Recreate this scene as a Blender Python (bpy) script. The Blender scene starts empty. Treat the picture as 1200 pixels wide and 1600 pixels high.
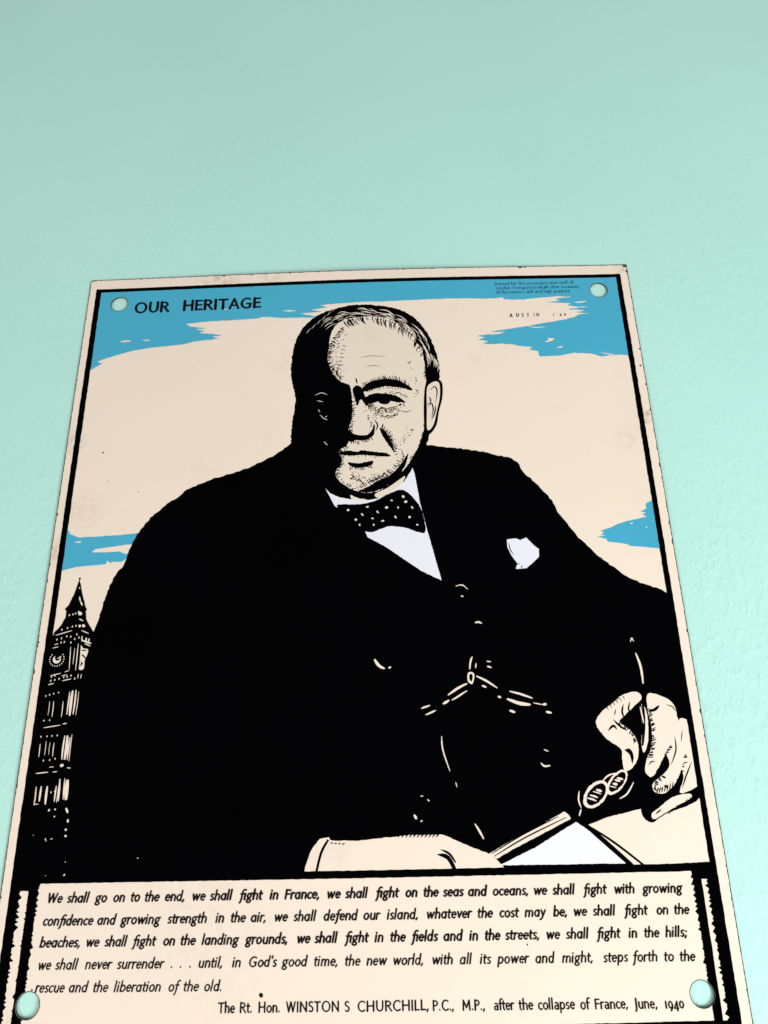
import bpy, math, random
from mathutils import Vector, Matrix
from mathutils.geometry import delaunay_2d_cdt

# ------------------------------------------------------------------ camera, world, lamps, exposure
SC = bpy.context.scene
COL = SC.collection
ZTOP = 1.60                                    # height of the sign's top edge above the floor
yaw, pitch, roll = 0.01475529, 0.37149188, -0.0207402
FPX = 1180.0                                   # focal length in pixels of the 1200 px wide photograph
_ca, _sa, _cb, _sb = math.cos(yaw), math.sin(yaw), math.cos(pitch), math.sin(pitch)
_right = Vector((_ca, _sa, 0)); FWD = Vector((-_sa*_cb, _ca*_cb, _sb)); _up = _right.cross(FWD)
R_ = math.cos(roll)*_right + math.sin(roll)*_up
U_ = -math.sin(roll)*_right + math.cos(roll)*_up
CAM = Vector((0.01597529, -0.32151625, ZTOP-0.26020678))
cd = bpy.data.cameras.new('camera'); cam = bpy.data.objects.new('camera', cd); COL.objects.link(cam)
M = Matrix.Identity(4)
for i in range(3):
    M[i][0] = R_[i]; M[i][1] = U_[i]; M[i][2] = -FWD[i]; M[i][3] = CAM[i]
cam.matrix_world = M
cd.sensor_fit = 'HORIZONTAL'; cd.sensor_width = 36; cd.lens = FPX/1200*36
cd.clip_start = 0.01; cd.clip_end = 100
SC.camera = cam

w = bpy.data.worlds.new("World"); SC.world = w; w.use_nodes = True
bg = w.node_tree.nodes['Background']
bg.inputs['Color'].default_value = (0.92, 0.95, 1.0, 1); bg.inputs['Strength'].default_value = 0.275

def area(name, loc, target, size, power, color):
    ld = bpy.data.lights.new(name, 'AREA'); ld.shape = 'RECTANGLE'; ld.size, ld.size_y = size
    ld.energy = power; ld.color = color
    o = bpy.data.objects.new(name, ld); COL.objects.link(o); o.location = loc
    o.rotation_euler = (Vector(target)-Vector(loc)).to_track_quat('-Z', 'Y').to_euler()
    return o
area('window_light', (0.72, -0.64, 0.78), (0.10, 0, 1.38), (0.5, 0.5), 9.8, (0.89, 0.975, 1.0))
area('room_light', (-0.85, -1.05, 0.72), (-0.1, 0, 1.3), (0.8, 0.6), 5.0, (1.0, 0.985, 0.95))
vs = SC.view_settings
vs.view_transform = 'Standard'; vs.look = 'None'; vs.exposure = 0.56; vs.gamma = 1

# ------------------------------------------------------------------ materials
def mat(name):
    m = bpy.data.materials.new(name); m.use_nodes = True
    nt = m.node_tree; b = nt.nodes['Principled BSDF']
    return m, nt, b
def N(nt, t, **k):
    n = nt.nodes.new(t)
    for a, v in k.items(): setattr(n, a, v)
    return n
def noise(nt, vec, scale, detail=3, rough=.5, dist=0):
    n = N(nt, 'ShaderNodeTexNoise'); n.inputs['Scale'].default_value = scale
    n.inputs['Detail'].default_value = detail; n.inputs['Roughness'].default_value = rough
    n.inputs['Distortion'].default_value = dist
    nt.links.new(vec, n.inputs['Vector']); return n.outputs['Fac']
def ramp(nt, fac, stops):
    r = N(nt, 'ShaderNodeValToRGB'); e = r.color_ramp.elements
    while len(e) < len(stops): e.new(0.5)
    for i, (p, c) in enumerate(stops):
        e[i].position = p; e[i].color = (c, c, c, 1) if not isinstance(c, tuple) else (*c, 1)
    nt.links.new(fac, r.inputs['Fac']); return r.outputs['Color']
def mixc(nt, fac, a, b, mode='MIX'):
    m = N(nt, 'ShaderNodeMix', data_type='RGBA', blend_type=mode)
    for s, v in ((0, fac), (6, a), (7, b)):
        if isinstance(v, bpy.types.NodeSocket): nt.links.new(v, m.inputs[s])
        elif isinstance(v, tuple): m.inputs[s].default_value = (*v, 1)
        else: m.inputs[s].default_value = v
    return m.outputs[2]
def mapped(nt, sc):
    g = N(nt, 'ShaderNodeNewGeometry'); m = N(nt, 'ShaderNodeMapping'); m.inputs['Scale'].default_value = sc
    nt.links.new(g.outputs['Position'], m.inputs['Vector']); return m.outputs['Vector']

def wall_material():
    m, nt, b = mat('mint_wall_paint')
    p = mapped(nt, (1, 1, 1)); ps = mapped(nt, (1, 1, .55))
    cloud = noise(nt, p, 7, 3)
    col = mixc(nt, ramp(nt, cloud, [(.3, 0.0), (.7, 1.0)]), (0.455, 0.735, 0.635), (0.485, 0.765, 0.665))
    speck = noise(nt, p, 900, 2)
    col = mixc(nt, ramp(nt, speck, [(.66, 0.0), (.8, .22)]), col, (0.6, 0.86, 0.76))
    nt.links.new(col, b.inputs['Base Color'])
    b.inputs['Roughness'].default_value = .42; b.inputs['Specular IOR Level'].default_value = .5
    # roller stipple: blobs, finer pimples and faint upright drag marks
    blobs = ramp(nt, noise(nt, ps, 430, 2, .5, .2), [(.50, 0.0), (.72, 1.0)])
    fine = noise(nt, ps, 800, 3, .6)
    wide = noise(nt, p, 30, 2)
    patch = ramp(nt, noise(nt, p, 9, 2), [(.35, .25), (.65, 1.0)])
    # relief weakened with height, imitating stronger grazing light and focus lower down
    sp_ = N(nt, 'ShaderNodeSeparateXYZ'); nt.links.new(p, sp_.inputs[0])
    zr = N(nt, 'ShaderNodeMapRange'); zr.inputs[1].default_value = 1.45; zr.inputs[2].default_value = 1.72; zr.inputs[3].default_value = 1.0; zr.inputs[4].default_value = .28
    nt.links.new(sp_.outputs['Z'], zr.inputs[0])
    def ml(a, f):
        k = N(nt, 'ShaderNodeMath', operation='MULTIPLY')
        nt.links.new(a, k.inputs[0])
        if isinstance(f, float): k.inputs[1].default_value = f
        else: nt.links.new(f, k.inputs[1])
        return k.outputs[0]
    def ad(a, c):
        k = N(nt, 'ShaderNodeMath', operation='ADD'); nt.links.new(a, k.inputs[0]); nt.links.new(c, k.inputs[1]); return k.outputs[0]
    h = ad(ad(ml(ml(blobs, patch), 1.0), ml(fine, .35)), ml(wide, .35))
    h = ml(h, zr.outputs[0])
    bm = N(nt, 'ShaderNodeBump'); bm.inputs['Strength'].default_value = .42; bm.inputs['Distance'].default_value = .00036
    nt.links.new(h, bm.inputs['Height']); nt.links.new(bm.outputs[0], b.inputs['Normal'])
    return m

def enamel(name, base, tint, rough=.42, spec=.2, stains=True, ripple=.1):
    m, nt, b = mat(name)
    p = mapped(nt, (1, 1, 1))
    col = mixc(nt, ramp(nt, noise(nt, p, 14, 4), [(.32, 0.0), (.7, 1.0)]), base, tint)
    if stains:   # handling marks, pinholes and brown specks fired into the enamel
        sm = ramp(nt, noise(nt, p, 38, 5, .65), [(.60, 0.0), (.82, .45)])
        col = mixc(nt, sm, col, tuple(c*.78 for c in base))
        sp = N(nt, 'ShaderNodeTexVoronoi'); sp.inputs['Scale'].default_value = 55; nt.links.new(p, sp.inputs['Vector'])
        d = ramp(nt, sp.outputs['Distance'], [(.0, 1.0), (.035, 0.0)])
        gate = ramp(nt, noise(nt, p, 60, 1), [(.58, 0.0), (.64, .7)])
        col = mixc(nt, mixc(nt, 1.0, d, gate, 'MULTIPLY'), col, (.10, .06, .035))
    if name == 'cream_enamel':   # brown smears where the rim was handled and has weathered
        for (sx_, sz_, ra, am) in STAINS:
            dn = N(nt, 'ShaderNodeVectorMath', operation='DISTANCE'); nt.links.new(p, dn.inputs[0]); dn.inputs[1].default_value = (sx_/1000, 0, ZTOP+sz_/1000)
            mr = N(nt, 'ShaderNodeMapRange'); mr.inputs[1].default_value = ra/1000; mr.inputs[2].default_value = 0; mr.inputs[3].default_value = 0; mr.inputs[4].default_value = am
            nt.links.new(dn.outputs['Value'], mr.inputs[0])
            g_ = ramp(nt, noise(nt, p, 330, 4, .7), [(.42, 0.0), (.62, 1.0)])
            col = mixc(nt, mixc(nt, 1.0, mr.outputs[0], g_, 'MULTIPLY'), col, (.28, .16, .09))
    nt.links.new(col, b.inputs['Base Color'])
    b.inputs['Roughness'].default_value = rough; b.inputs['Specular IOR Level'].default_value = spec
    bm = N(nt, 'ShaderNodeBump'); bm.inputs['Strength'].default_value = ripple; bm.inputs['Distance'].default_value = .0002
    nt.links.new(noise(nt, p, 420, 3), bm.inputs['Height']); nt.links.new(bm.outputs[0], b.inputs['Normal'])
    return m

STAINS = [(-60, -300, 40, .10), (-72, -2.5, 14, .45), (137.6, -88, 7, .6), (137.5, -3, 6, .5), (-138, -95, 9, .4), (-45, -3, 8, .3), (-128, -130, 12, .25), (-138, -150, 12, .35), (128, -100, 10, .2), (-131, -336, 12, .5)]
WALL = wall_material()
CREAM = enamel('cream_enamel', (0.83, 0.68, 0.54), (0.85, 0.69, 0.565))
FLESH = enamel('buff_enamel', (0.765, 0.64, 0.505), (0.775, 0.645, 0.515))
BLUE = enamel('sky_blue_print', (0.058, 0.370, 0.515), (0.066, 0.385, 0.525), spec=.25, stains=False)
WHITE = enamel('white_print', (0.775, 0.745, 0.79), (0.785, 0.755, 0.80), stains=False)
BLACK = enamel('black_print', (0.0008, 0.0008, 0.0010), (0.0012, 0.0012, 0.0016), rough=.7, spec=.0, stains=False, ripple=.02)
INK = enamel('text_ink', (0.0045, 0.003, 0.004), (0.012, 0.008, 0.008), rough=.6, spec=.03, stains=False, ripple=.02)
def steel_material():
    m, nt, b = mat('rusty_steel')
    p = mapped(nt, (1, 1, 1))
    nt.links.new(ramp(nt, noise(nt, p, 260, 4), [(.35, (.010, .008, .008)), (.6, (.045, .022, .012)), (.75, (.12, .05, .02))]), b.inputs['Base Color'])
    b.inputs['Roughness'].default_value = .75; b.inputs['Metallic'].default_value = .2
    return m
STEEL = steel_material()
def under_material():
    m, nt, b = mat('chipped_ground_coat')
    p = mapped(nt, (1, 1, 1))
    nt.links.new(ramp(nt, noise(nt, p, 700, 3), [(.4, (.012, .008, .010)), (.7, (.06, .03, .02))]), b.inputs['Base Color'])
    b.inputs['Roughness'].default_value = .5
    return m
CHIP = under_material()

# ------------------------------------------------------------------ sign geometry helpers (millimetres on the plate, u right, v up from the top edge)
W, H = 280.0, 341.8
def bow(u, v):
    """how far the slightly bent sheet stands out from its flat plane, mm"""
    x = u/140.0; y = (v+171)/171.0
    fx = max(0.0, 1-x*x)**1.5; fy = max(0.0, 1-y*y)**1.5
    o = 1.9*fx + 0.35*fy
    lo = max(0.0, min(1.0, (-v-120)/180)); o += 0.8*lo*lo*(3-2*lo)*fx
    o += 0.45*math.exp(-((u-137)/9.0)**2)*math.exp(-((v+95)/55.0)**2)
    o -= 0.38*math.exp(-((u-124)/8.0)**2)*math.exp(-((v+95)/60.0)**2)
    o += 0.10*math.sin(u/31.0+1)*math.cos(v/43.0)
    e = min(140-abs(u), -v, v+H)
    if e < 3.0: o -= 0.03*(3.0-e)**2/9*3
    return o
PLATE_Y = 0.0                                   # mean plane of the enamel face
def P3(u, v, off=0.0):
    return (u/1000, PLATE_Y-(bow(u, v)-0.5+off)/1000, ZTOP+v/1000)
def px(x, y):
    """a point measured on the photograph, carried onto the plate (mm)"""
    d = FWD*FPX + R_*(x-600) + U_*(800-y)
    y = 0.0
    for _ in range(4):
        p = CAM+((y-CAM.y)/d.y)*d
        y = -(bow(p.x*1000, (p.z-ZTOP)*1000)-0.5)/1000
    return (p.x*1000, (p.z-ZTOP)*1000)
def PX(pts): return [px(*q) for q in pts]

def smooth(pts, closed=True, n=5):
    out = []; L = len(pts)
    rng = range(L) if closed else range(L-1)
    g = (lambda i: pts[i % L]) if closed else (lambda i: pts[max(0, min(L-1, i))])
    for i in rng:
        a, b, c, d = g(i-1), g(i), g(i+1), g(i+2)
        for k in range(n):
            t = k/n; t2 = t*t; t3 = t2*t
            out.append(tuple(.5*((2*b[j]) + (-a[j]+c[j])*t + (2*a[j]-5*b[j]+4*c[j]-d[j])*t2 + (-a[j]+3*b[j]-3*c[j]+d[j])*t3) for j in (0, 1)))
    if not closed: out.append(tuple(pts[-1]))
    return out
def rough(pts, amp, step, seed=1, closed=True, bias=0.0):
    """cut a polygon's edge the way a knife cuts a stencil: short steps with a little jitter"""
    r = random.Random(seed); out = []; L = len(pts)
    for i in range(L if closed else L-1):
        a, b = pts[i], pts[(i+1) % L]
        dx, dy = b[0]-a[0], b[1]-a[1]; l = math.hypot(dx, dy)
        if l < 1e-6: continue
        n = max(1, int(l/step)); nx, ny = -dy/l, dx/l
        for k in range(n):
            t = (k+(r.random()-.5)*.5*(k > 0))/n; j = (r.random()-.5+bias)*2*amp
            out.append((a[0]+dx*t+nx*j, a[1]+dy*t+ny*j))
    if not closed: out.append(tuple(pts[-1]))
    return out
def brush(pts, w, taper=(.15, .15), n=4, curve=True, cap=True):
    """a tapering stroke as one closed outline"""
    q = smooth(pts, False, n) if curve and len(pts) > 2 else list(pts)
    L = len(q)
    if L == 2:
        a, b = q; q = [(a[0]+(b[0]-a[0])*t/4, a[1]+(b[1]-a[1])*t/4) for t in range(5)]; L = 5
    left, right = [], []
    for i in range(L):
        a = q[max(0, i-1)]; b = q[min(L-1, i+1)]
        dx, dy = b[0]-a[0], b[1]-a[1]; l = math.hypot(dx, dy) or 1; nx, ny = -dy/l, dx/l
        t = i/(L-1); f = min(1, taper[0]+(1-taper[0])*t*3, taper[1]+(1-taper[1])*(1-t)*3)
        h = w*.5*f
        left.append((q[i][0]+nx*h, q[i][1]+ny*h)); right.append((q[i][0]-nx*h, q[i][1]-ny*h))
    return left+right[::-1]
def ell(cx, cy, rx, ry, n=14, rot=0):
    c, s = math.cos(rot), math.sin(rot)
    return [(cx+rx*math.cos(a)*c-ry*math.sin(a)*s, cy+rx*math.cos(a)*s+ry*math.sin(a)*c) for a in (2*math.pi*k/n for k in range(n))]
def area2(p): return sum(p[i][0]*p[(i+1) % len(p)][1]-p[(i+1) % len(p)][0]*p[i][1] for i in range(len(p)))

def paint(shapes, grid=None):
    """shapes = [(tag, polygon)], later ones on top. One planar triangulation; every triangle goes to the topmost
    shape that covers it, so the print is one sheet without overlapping faces. Returns {tag: (verts, tris)}"""
    V, F, T = [], [], []
    for tag, p in shapes:
        if len(p) < 3 or abs(area2(p)) < 1e-7: continue
        if area2(p) < 0: p = p[::-1]
        b = len(V); V += [Vector(q) for q in p]; F.append(list(range(b, b+len(p)))); T.append(tag)
    E = []
    if grid:
        u0, u1, v0, v1, st = grid
        k = u0
        while k <= u1+1e-6:
            b = len(V); V += [Vector((k, v0)), Vector((k, v1))]; E.append((b, b+1)); k += st
        k = v0
        while k <= v1+1e-6:
            b = len(V); V += [Vector((u0, k)), Vector((u1, k))]; E.append((b, b+1)); k += st
    vv, ee, ff, ov, oe, of = delaunay_2d_cdt(V, E, F, 1, 1e-5, True)
    out = {}
    for f, o in zip(ff, of):
        if not o: continue
        tag = T[max(o)]
        if tag is None: continue
        out.setdefault(tag, []).append(f)
    res = {}
    for tag, fs in out.items():
        m = {}; tv, tf = [], []
        for f in fs:
            g = []
            for i in f:
                if i not in m: m[i] = len(tv); tv.append((vv[i].x, vv[i].y))
                g.append(m[i])
            tf.append(g)
        res[tag] = (tv, tf)
    return res

ROOTS = {}
def mesh_obj(name, verts, faces, material, parent=None, label=None, smooth_=False):
    me = bpy.data.meshes.new(name); me.from_pydata([tuple(v) for v in verts], [], faces); me.update()
    if smooth_:
        me.polygons.foreach_set('use_smooth', [True]*len(me.polygons))
    me.materials.append(material)
    o = bpy.data.objects.new(name, me); COL.objects.link(o)
    if parent: o.parent = parent
    if label: o['label'] = label
    return o
def flat_obj(name, data, material, parent, off, label=None):
    tv, tf = data
    verts = [P3(u, v, off) for u, v in tv]
    # faces look towards the camera (-y)
    faces = []
    for f in tf:
        a, b, c = (tv[i] for i in f[:3])
        s = (b[0]-a[0])*(c[1]-a[1])-(b[1]-a[1])*(c[0]-a[0])
        faces.append(f if s > 0 else f[::-1])
    o = mesh_obj(name, verts, faces, material, parent, label, True)
    o.location = (0, 0, 0)
    return o

# ------------------------------------------------------------------ the wall
def build_wall():
    y = 0.00128
    xs = [-2.5+5*i/20 for i in range(21)]; zs = [0+3.0*i/12 for i in range(13)]
    v = [(x, y, z) for z in zs for x in xs]
    f = [(j*21+i, j*21+i+1, (j+1)*21+i+1, (j+1)*21+i) for j in range(12) for i in range(20)]
    o = mesh_obj('wall', v, f, WALL)
    o['kind'] = 'structure'
    return o
build_wall()

# ------------------------------------------------------------------ the sign: sheet of enamelled steel with four holes
sign = bpy.data.objects.new('enamel_sign', None); COL.objects.link(sign)
sign['label'] = 'cream enamel sign headed OUR HERITAGE, printed with a seated man in black above a quotation'
sign['category'] = 'sign'
sign.empty_display_size = .05

HOLES = [(-123.3, -15.8, 4.35), (123.6, -15.8, 4.35), (-123.6, -326.0, 4.35), (123.2, -326.0, 4.35)]
def hole_poly(h, grow=0, n=40):
    return [(h[0]+(h[2]+grow)*math.cos(2*math.pi*k/n), h[1]+(h[2]+grow)*math.sin(2*math.pi*k/n)) for k in range(n)]
def outline(inset):
    r = 1.6-inset*.5; x0, x1, y1, y0 = -W/2+inset, W/2-inset, -inset, -H+inset
    p = []
    for cx, cy, a0 in ((x1-r, y1-r, 0), (x0+r, y1-r, 90), (x0+r, y0+r, 180), (x1-r, y0+r, 270)):
        for k in range(6):
            a = math.radians(a0+18*k); p.append((cx+r*math.cos(a), cy+r*math.sin(a)))
    return p
def resample(p, step):
    out = []
    for i in range(len(p)):
        a, b = p[i], p[(i+1) % len(p)]; l = math.hypot(b[0]-a[0], b[1]-a[1]); n = max(1, int(l/step))
        out += [(a[0]+(b[0]-a[0])*k/n, a[1]+(b[1]-a[1])*k/n) for k in range(n)]
    return out
GRID = (-144.0, 144.0, -344.0, 0.0, 8.0)
rim = resample(outline(0), 6)
# steel core: side walls, back and hole walls
bv, bf = [], []
def ring(poly, off): 
    b = len(bv); bv.extend(P3(u, v, off) for u, v in poly); return b
def strip(poly, o0, o1):
    n = len(poly); a = ring(poly, o0); c = ring(poly, o1)
    for i in range(n): bf.append((a+i, a+(i+1) % n, c+(i+1) % n, c+i))
strip(rim, -.03, -0.5)
cores = paint([('m', rim)] + [(None, hole_poly(h)) for h in HOLES], GRID)['m']
for off, flip in ((-.03, False), (-0.5, True)):
    b = len(bv); bv.extend(P3(u, v, off) for u, v in cores[0])
    bf.extend(tuple(b+i for i in (f[::-1] if flip else f)) for f in cores[1])
mesh_obj('steel_sheet', bv, bf, STEEL, sign, 'dark bare steel showing along the cut edges')
# each hole's wall, enamelled brown where the sheet was punched before firing
for h in HOLES:
    bv, bf = [], []
    strip(hole_poly(h), -.03, -0.5)
    mesh_obj('hole_rim', bv, bf, STEEL, sign)

# front enamel coat with ragged edge and chips
rnd = random.Random(7)
edge = rough(resample(outline(.36), 5), .10, .9, 3)
shapes = [('e', edge)] + [(None, hole_poly(h, .28)) for h in HOLES]
chips = []
def chip(u, v, rx, ry, seed):
    r = random.Random(seed); n = 11
    p = [(u+rx*math.cos(2*math.pi*k/n)*(.55+.6*r.random()), v+ry*math.sin(2*math.pi*k/n)*(.55+.6*r.random())) for k in range(n)]
    return p
for i, (x, y, rx, ry) in enumerate([(812, 414.5, 1.6, .7), (820, 414, 1.0, .5), (979, 414, 2.2, 1.6), (975, 413, 1.2, .7), (981, 424, .9, 1.0), (350, 428.5, 1.0, .45), (393, 427, .9, .4),
        (453, 424, .9, .4), (630, 419, .8, .35), (1004, 545, .8, .9), (1012, 600, .5, .8), (1034, 726, .6, 1.2), (56, 1004, .6, .8), (52, 1050, .6, .8), (88, 804, .6, .9),
        (148, 437, 1.2, .4), (1018, 640, .5, .7), (1095, 1110, .5, 1.0), (1076, 985, .4, .9), (1053, 845, .5, .9)]):
    cu, cv = px(x, y); chips.append(chip(max(-139.6, min(139.6, cu)), min(cv, -.4), rx, ry, i))
for i in range(46):     # tiny nicks all along the rim
    s = rnd.choice('LRLRT'); t = rnd.random()
    u, v = {'L': (-139.6, -t*H), 'R': (139.6, -t*H), 'T': (-140+t*W, -.35)}[s]
    a, b = rnd.uniform(.2, .45), rnd.uniform(.3, 1.0)
    chips.append(chip(u, v, *((b, a) if s == 'T' else (a, b)), 100+i))
for i, (x, y, s) in enumerate([(161, 707, .55), (168, 752, .3), (216, 768, .3), (408, 1555, .9), (824, 1476, .4), (1001, 571, .6), (1137, 1320, .45), (903, 1374, .0), (228, 552, .25), (304, 572, .22), (1040, 935, .4), (1010, 660, .3)]):
    if s: chips.append(chip(*px(x, y), s, s, 300+i))
shapes += [('c', c) for c in chips]
o_ = outline(.02); B_ = 160                       # nothing sticks out past the cut edge
for q_ in ([(-B_, 0.02), (B_, 0.02), (B_, 9), (-B_, 9)], [(-B_, 9), (-139.98, 9), (-139.98, -350), (-B_, -350)], [(139.98, 9), (B_, 9), (B_, -350), (139.98, -350)]):
    shapes.append((None, q_))
d = paint(shapes, GRID)
flat_obj('enamel_coat', d['e'], CREAM, sign, 0.0, 'cream ground coat with a worn, nicked edge')
flat_obj('chipped_spot', d['c'], CHIP, sign, 0.0)['kind'] = 'stuff'

# ------------------------------------------------------------------ the print
S = []                                   # painter's list for the picture
def add(tag, poly): S.append((tag, poly))
# --- sky
def sky(pts, tag, amp=.14): add(tag, rough(PX(pts), amp, .8, len(S)+11))
TOPBLUE = [(150, 450), (980, 418), (1000, 600), (988, 556), (968, 554), (940, 557), (922, 552), (902, 552), (898, 551), (875, 556), (862, 556), (843, 557), (841, 549), (826, 546), (833, 542), (812, 541), (800, 538),
     (782, 537), (765, 538), (755, 537), (763, 533), (748, 531), (758, 527), (744, 525), (775, 521), (790, 518), (765, 519), (780, 516), (815, 511), (828, 509), (848, 505), (872, 501), (884, 499), (898, 495),
     (905, 491), (920, 490), (900, 488), (914, 485), (891, 483), (908, 480), (886, 477), (892, 474), (852, 472), (876, 470), (867, 467), (873, 466), (895, 464), (870, 463), (828, 467), (816, 468), (788, 468), (786, 465), (760, 467),
     (720, 466), (660, 468), (600, 471), (560, 472), (520, 475), (500, 477), (512, 480), (486, 484), (502, 487), (470, 490), (500, 496), (440, 497), (412, 495), (400, 498), (370, 500), (330, 502), (291, 506),
     (296, 510), (321, 513), (305, 515), (321, 517), (312, 519), (314, 521), (334, 522), (348, 524), (332, 526), (342, 529), (310, 533), (302, 534), (288, 538), (260, 541), (238, 543), (203, 549), (180, 556), (160, 562), (152, 566), (160, 568), (146, 576), (138, 580)]
sky(TOPBLUE, 'sky_top')
for a in ([(187, 534), (195, 532), (205, 532), (203, 534), (190, 535)], [(220, 532), (228, 531), (235, 531), (231, 533)], [(346, 483), (352, 482.5), (359, 483), (352, 484)],
          [(824, 510), (838, 511), (855, 510.5), (846, 512), (835, 512.5)], [(762, 521), (776, 520), (789, 520), (780, 522), (766, 523)], [(850, 534), (858, 531), (855, 528), (867, 529), (864, 532), (857, 534.5)],
          [(868, 543.5), (876, 541), (881, 541), (877, 543.5)], [(896, 472.5), (905, 471), (918, 470), (912, 472.5), (903, 473.5)], [(905, 479), (914, 479), (919, 479.8), (908, 480.5)],
          [(935, 550), (948, 552), (962, 554), (955, 554.5), (944, 552.5)], [(452, 487), (440, 486), (452, 484.5), (466, 486)]):
    add(None, PX(a))
add('sky_top', PX([(891, 482), (905, 482.5), (893, 484), (888, 483)]))
LOWL = [(90, 822), (106, 826), (110, 836), (124, 840), (150, 839), (190, 836), (222, 832), (240, 850), (150, 905), (140, 878), (139, 882), (110, 886), (100, 890), (85, 895)]
add('sky_left', rough(PX([(95, 820), (105.5, 826), (110, 835), (124, 840), (160, 838), (190, 836), (215, 833), (230, 850), (190, 878), (176, 878), (172, 880), (168, 876), (165, 882), (140, 884), (120, 886), (100, 891), (88, 893)]), .12, .9, 3))
for a in ([(143, 863), (150, 858), (170, 855), (200, 851), (207, 851), (206, 862), (196, 866), (187, 862), (165, 863)], [(117, 846.5), (128, 846), (125, 848.5), (118, 848)], [(197, 877), (180, 879), (150, 884), (200, 890)]):
    add(None, rough(PX(a), .08, .9, 5))
add('sky_right', rough(PX([(1030, 775), (1019, 782), (1009, 787), (1009, 792), (1011, 794), (1001, 800), (1010, 801), (1004, 804), (1011, 807), (1000, 810), (980, 814), (965, 819), (955, 824), (938, 830), (944, 832), (939, 835),
     (946, 837), (933, 839), (948, 842), (949, 846), (980, 850), (985, 853), (1010, 855), (1020, 856), (1045, 858)]), .10, .8, 9))
for a in ([(984, 818), (987, 816.5), (990, 818), (986, 819)], [(1008, 823.5), (1010, 822.5), (1012, 824), (1010, 825)]): add(None, PX(a))

# --- clock tower (generic spired tower) in black with carved lights
tower = PX([(124.5, 907), (126, 912), (128.5, 925), (133, 945), (134.5, 949), (136, 952), (134, 955), (135, 967), (140, 977), (147, 990), (150, 1000), (150, 1380), (20, 1380), (60, 1100), (80, 1000), (85, 988), (95, 978),
            (99, 970), (102.5, 965), (103.5, 955), (101.5, 952), (103, 950), (107, 946), (115, 930), (121, 914), (123.5, 907)])
add('tower', rough(tower, .10, .9, 21))
add('tower', PX(smooth([(123, 905), (124.5, 902.5), (126.5, 904), (125, 906.5)])))
# --- head and hair, generic gentleman
HEAD = smooth([(458, 700), (457, 660), (462, 625), (456, 595), (455, 572), (460, 540), (474, 512), (498, 492), (530, 481), (560, 476), (595, 478), (630, 486), (656, 505), (674, 532), (684, 560), (687, 590), (680, 640), (668, 690), (650, 722), (626, 752), (600, 778), (560, 778), (500, 750)], True, 4)
add('hair', rough(PX(HEAD), .26, .8, 31))
rr = random.Random(5)
for k in range(26):     # loose strokes of hair along the crown
    t = k/25; a = math.radians(196-190*t); x = 571+113*math.cos(a); y = 588-104*math.sin(a)*(1.03)
    if y > 600: continue
    dx, dy = math.sin(a), math.cos(a)
    l = rr.uniform(7, 14)
    add('hair', brush(PX([(x-dx*l*.6, y-dy*l*.6), (x+math.cos(a)*2, y-math.sin(a)*2.2), (x+dx*l*.5+math.cos(a)*3, y+dy*l*.5-math.sin(a)*3)]), .55))
# --- coat: the whole dark mass of the figure
COAT = [(445, 700), (425, 714), (407, 722), (390, 730), (365, 739), (330, 749), (310, 757), (292, 765), (276, 778), (261, 788), (238, 806), (222, 825), (212, 838), (202, 860), (192, 885), (182, 895), (172, 915), (163, 938),
        (156, 960), (150, 980), (140, 1000), (130, 1380), (300, 1372), (1118, 1349), (1095, 1230), (1075, 1080), (1058, 935), (1045, 928), (1030, 920), (1012, 914), (1000, 910), (983, 903), (965, 890), (950, 880), (936, 870),
        (918, 852), (900, 836), (885, 815), (872, 800), (862, 782), (850, 768), (832, 750), (818, 738), (810, 724), (800, 716), (780, 712), (750, 705), (720, 701), (690, 698), (665, 695), (640, 730), (600, 800), (560, 800), (530, 740), (480, 690), (458, 690)]
add('coat', rough(PX(COAT), .30, 1.15, 41))
# shirt and collar
add('shirt', rough(PX([(508, 763), (516, 771), (530, 777), (552, 781), (568, 783), (590, 779), (612, 768), (632, 752), (645, 731), (650, 750), (656, 785), (668, 830), (690, 907), (660, 893), (630, 873), (600, 853), (574, 839), (560, 805), (524, 792)]), .10, .8, 43))
# face light on the right, dark on the left
FACE = smooth([(518, 520), (530, 504), (556, 496), (585, 495), (612, 500), (634, 517), (651, 534), (661, 556), (665, 590), (666, 620), (665, 650), (660, 680), (649, 706), (634, 730), (612, 752), (594, 766), (570, 770), (545, 762), (529, 750), (524, 738), (532, 727),
               (534, 716), (529, 706), (540, 697), (548, 684), (545, 672), (549, 655), (551, 635), (549, 615), (546, 602), (532, 596), (518, 580), (512, 560), (514, 542)], True, 4)
add('face', rough(PX(FACE), .22, .7, 51))
# neck light between chin and collar
add('face', PX(smooth([(586, 772), (606, 762), (626, 748), (633, 744), (628, 755), (610, 770), (592, 778)], True, 4)))
# ear
add('hair', PX(smooth([(664, 604), (671, 594), (682, 592), (691, 599), (691, 622), (686, 642), (682, 664), (672, 678), (664, 674), (662, 640)], True, 4)))
add('face', PX(smooth([(667, 608), (673, 599), (682, 596), (687, 602), (687, 622), (683, 640), (678, 662), (671, 672), (667, 668), (667, 640)], True, 4)))
for st in ([(672, 610), (679, 604), (683, 612), (680, 630)], [(669, 636), (674, 630), (677, 640), (674, 652)], [(670, 620), (673, 625), (671, 632)], [(681, 632), (679, 646), (674, 656)]):
    add('hair', brush(PX(st), .65))
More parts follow.
